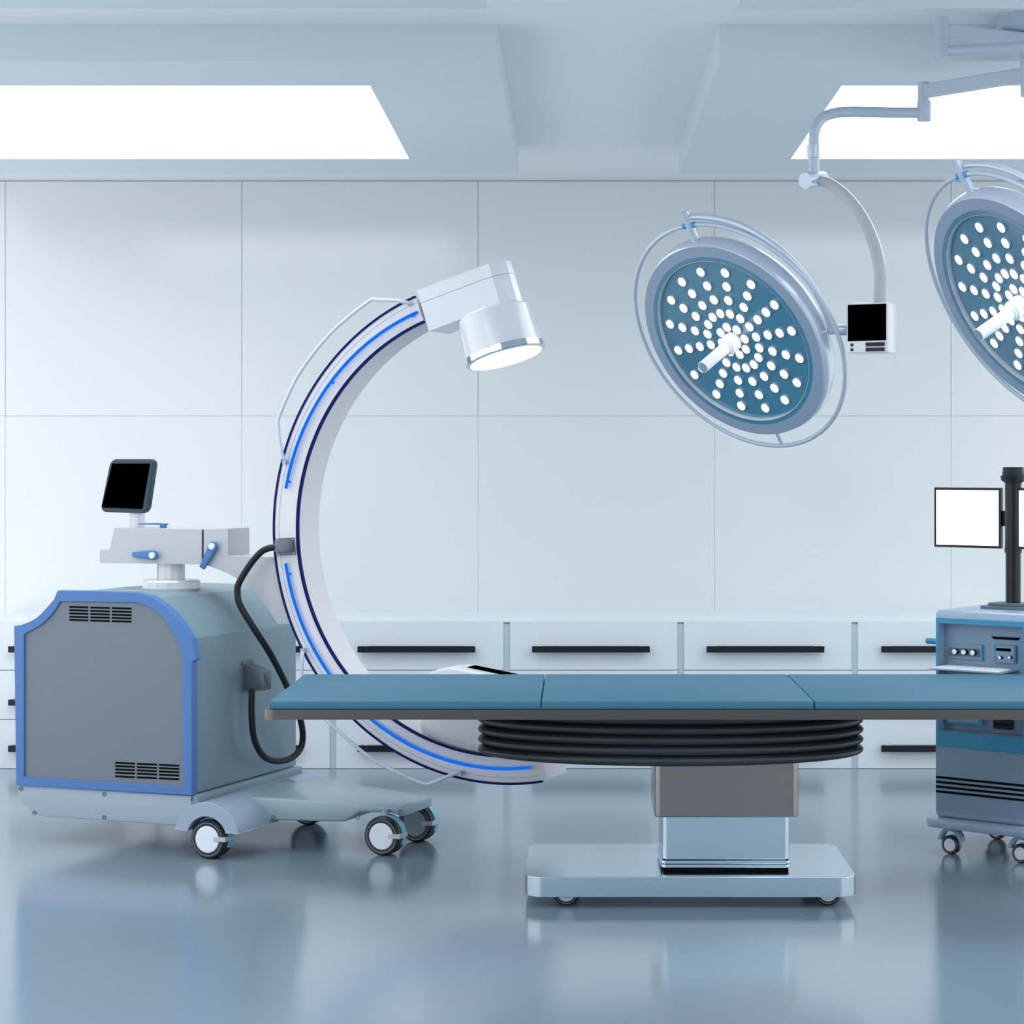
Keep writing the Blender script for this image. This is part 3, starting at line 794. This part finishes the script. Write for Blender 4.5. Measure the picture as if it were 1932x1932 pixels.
bm = nb(); box(bm, -.191, .159, CF + .046, CF + .051, zr0 + .001, zr1 - .001); build('recess_panel', bm, 'cgrey', cs, smooth=0)
bm = nb(); box(bm, -.205, .174, CF - .003, CF + .002, .165, zo0 - .001); lp = build('lower_panel', bm, 'cgrey', cs, smooth=0)
bm = nb()
for k in range(4):
    z1 = cp(1766, 1463.3 + 8.9*k).z; z0 = cp(1766, 1467.6 + 8.9*k).z
    box(bm, -.204, .173, CF - .0045, CF - .002, z0, z1)
build('vent_slots', bm, 'black', lp, smooth=0)
RC = CF + .046
def rp(name, a, b, d0, d1, m, par, bev=None):   # box between two photo corners on the recess plane
    p = cp(*a, RC); q = cp(*b, RC)
    bm = nb(); box(bm, p.x, q.x, RC - d1, RC - d0, min(p.z, q.z), max(p.z, q.z)); return build(name, bm, m, par, smooth=0, bev=bev, bseg=1)
def knob(px, py, r, par, m='hub'):
    p = cp(px, py, RC - .02); bm = nb(); lathe(bm, [(r*1.15, -.018), (r*1.1, .001), (r*.98, .003)], (p.x, p.y, p.z), (0, -1, 0), 24); k = build('knob', bm, 'handle', par)
    bm = nb(); lathe(bm, [(r*.95, .001), (r*.9, .006), (0, .006)], (p.x, p.y, p.z), (0, -1, 0), 24); build('knob_face', bm, m, par)
p_ = rp('knob_panel', (1790,1215), (1855,1246), 0, .006, 'cgrey', cs, .001)
rp('dark_plate', (1791,1221), (1850,1240), .006, .008, 'socket', p_)
rp('blue_edge', (1853,1216), (1855.5,1246), 0, .012, 'cblue', p_)
for px, py, r in ((1801.5,1229.2,.0105),(1818.7,1230.2,.0105),(1835.5,1231.5,.0105)): knob(px, py, r, p_)
p_ = rp('display_panel', (1877,1216), (1916,1251.5), 0, .010, 'cgrey', cs, .002)
bm = nb(); a = cp(1876.5,1215.5,RC-.01); b = cp(1916.5,1252,RC-.01)
ringprism(bm, rect(a.x, b.x, b.z, a.z), rect(a.x+.003, b.x-.003, b.z+.003, a.z-.003), RC-.0125, RC); build('blue_edge', bm, 'cblue', p_, smooth=0)
rp('display', (1882,1222), (1909.5,1229), .01, .012, 'screen', p_)
for px in (1887, 1905.3): knob(px, 1240.5, .006, p_)
a = cp(1871,1200.5,RC); b = cp(1925,1206.5,RC)
bm = nb(); prism(bm, [(a.x, a.z), (b.x, a.z), (b.x - .008, a.z - .010), (a.x + .008, a.z - .010)], RC - .003, RC + .002); build('media_slot', bm, 'black', cs, smooth=0)
# keyboard tray
tl = FC.y(1749, 1262, CF - .11)
bm = nb(); box(bm, -.190, .12, CF - .11, CF + .046, .723, tl.z); tr = build('keyboard_tray', bm, 'cgrey', cs, bev=.002, bseg=1)
bm = nb(); box(bm, -.170, .105, CF - .095, CF + .02, tl.z, tl.z + .006); kbd = build('keyboard', bm, 'white', tr, bev=.002, bseg=1)
bm = nb()
for r in range(4):
    for c in range(11): box(bm, -.163 + c*.0240, -.163 + c*.0240 + .021, CF - .09 + r*.026, CF - .09 + r*.026 + .022, tl.z + .006, tl.z + .0085)
build('keys', bm, 'hub', kbd, smooth=0)
p_ = rp('drive_unit', (1788,1340), (1857,1369), 0, .02, 'cblue', cs, .002); rp('drive_face', (1793,1340), (1851,1364), .02, .022, 'cgrey', p_)
p_ = rp('card_reader', (1876,1336), (1912,1377), 0, .012, 'rubber', cs, .002)
bm = nb(); a = cp(1876,1364,RC); b = cp(1912,1366,RC); box(bm, a.x + .006, b.x - .006, RC - .0135, RC - .011, a.z - .004, a.z); build('reader_slot', bm, 'black', p_, smooth=0)
# blue side handle
q = FC.y(1747.5, 1209, -.05)
bm = nb(); cyl(bm, (q.x, -.05, q.z), (-HX + .01, -.05, q.z), .012, seg=20); bevel(bm, .004, 2); build('side_handle', bm, 'cblue', cs)
# base plate
bm = nb(); prism(bm, rrect(-.25, .25, -.295, .29, .07, 8), .104, .139, 'z'); build('base_plate', bm, 'console', cs, smooth=25, bev=.006, bseg=2)
for sx in (-1, 1):
    for sy in (-1, 1):
        cx, cy = sx*.148 + (0 if sx < 0 else 0), -.232 if sy < 0 else .165
        caster(cs, (cx, cy, .036), .036, .036, lever=False, cover=True)
        bm = nb(); ringprism(bm, arc(cx, .052, .050, 0, 180, 16), arc(cx, .052, .037, 0, 180, 16), cy - .016, cy + .018, closed=False); cyl(bm, (cx, cy, .095), (cx, cy, .106), .02)
        build('wheel_fender', bm, 'fender', cs)
# pole
PX, PY = .010, -.02
bm = nb(); box(bm, PX - .105, PX + .105, PY - .075, PY + .075, CH - .001, CH + .012); build('pole_base', bm, 'pbase', cs, bev=.002, bseg=1)
bm = nb(); box(bm, PX - .082, PX + .082, PY - .055, PY + .055, CH + .012, CH + .024); build('pole_base', bm, 'pbase', cs, bev=.002, bseg=1)
Yp = (FC.O + FC.u*PX + FC.v*PY).y
zz = lambda y: H - (y - VY)*Yp/F
bm = nb(); lathe(bm, [(.0295, CH + .02), (.0295, zz(1043)), (.034, zz(1043)), (.034, zz(1035)), (.032, zz(1035)), (.032, zz(905))], (PX, PY, 0), (0,0,1), 28); build('pole', bm, 'pole', cs, smooth=30)
bm = nb(); lathe(bm, [(.033, zz(911)), (.047, zz(906)), (.050, zz(898)), (.043, zz(897)), (.040, zz(882)), (.038, zz(881))], (PX, PY, 0), (0,0,1), 28); build('pole_cap', bm, 'handle', cs, smooth=30)
def scr(name, x0, x1, z0, z1, yb):
    bm = nb(); box(bm, x0, x1, yb, yb + .02, z0, z1); o = build(name, bm, 'handle', cs, bev=.001, bseg=1)
    bm = nb(); e_ = .010; box(bm, x0 + e_, x1 - e_, yb - .0015, yb + .001, z0 + e_, z1 - e_); build('lit_screen', bm, 'scrw', o, smooth=0)
yb = PY - .010
a = FC.y(1762.5, 919.5, yb); b = FC.y(1888.5, 1036.5, yb)
sw = b.x - a.x; g_ = .0  # width of one screen
scr('display_screen', a.x, b.x, b.z + .003, a.z, yb)
c_ = FC.y(1916, 921, yb)
scr('display_screen', c_.x, c_.x + sw, b.z + .003, a.z, yb)
bm = nb(); box(bm, b.x - .02, c_.x + .02, yb + .012, yb + .03, .5*(a.z + b.z) - .03, .5*(a.z + b.z) + .03); build('screen_bracket', bm, 'pole', cs)
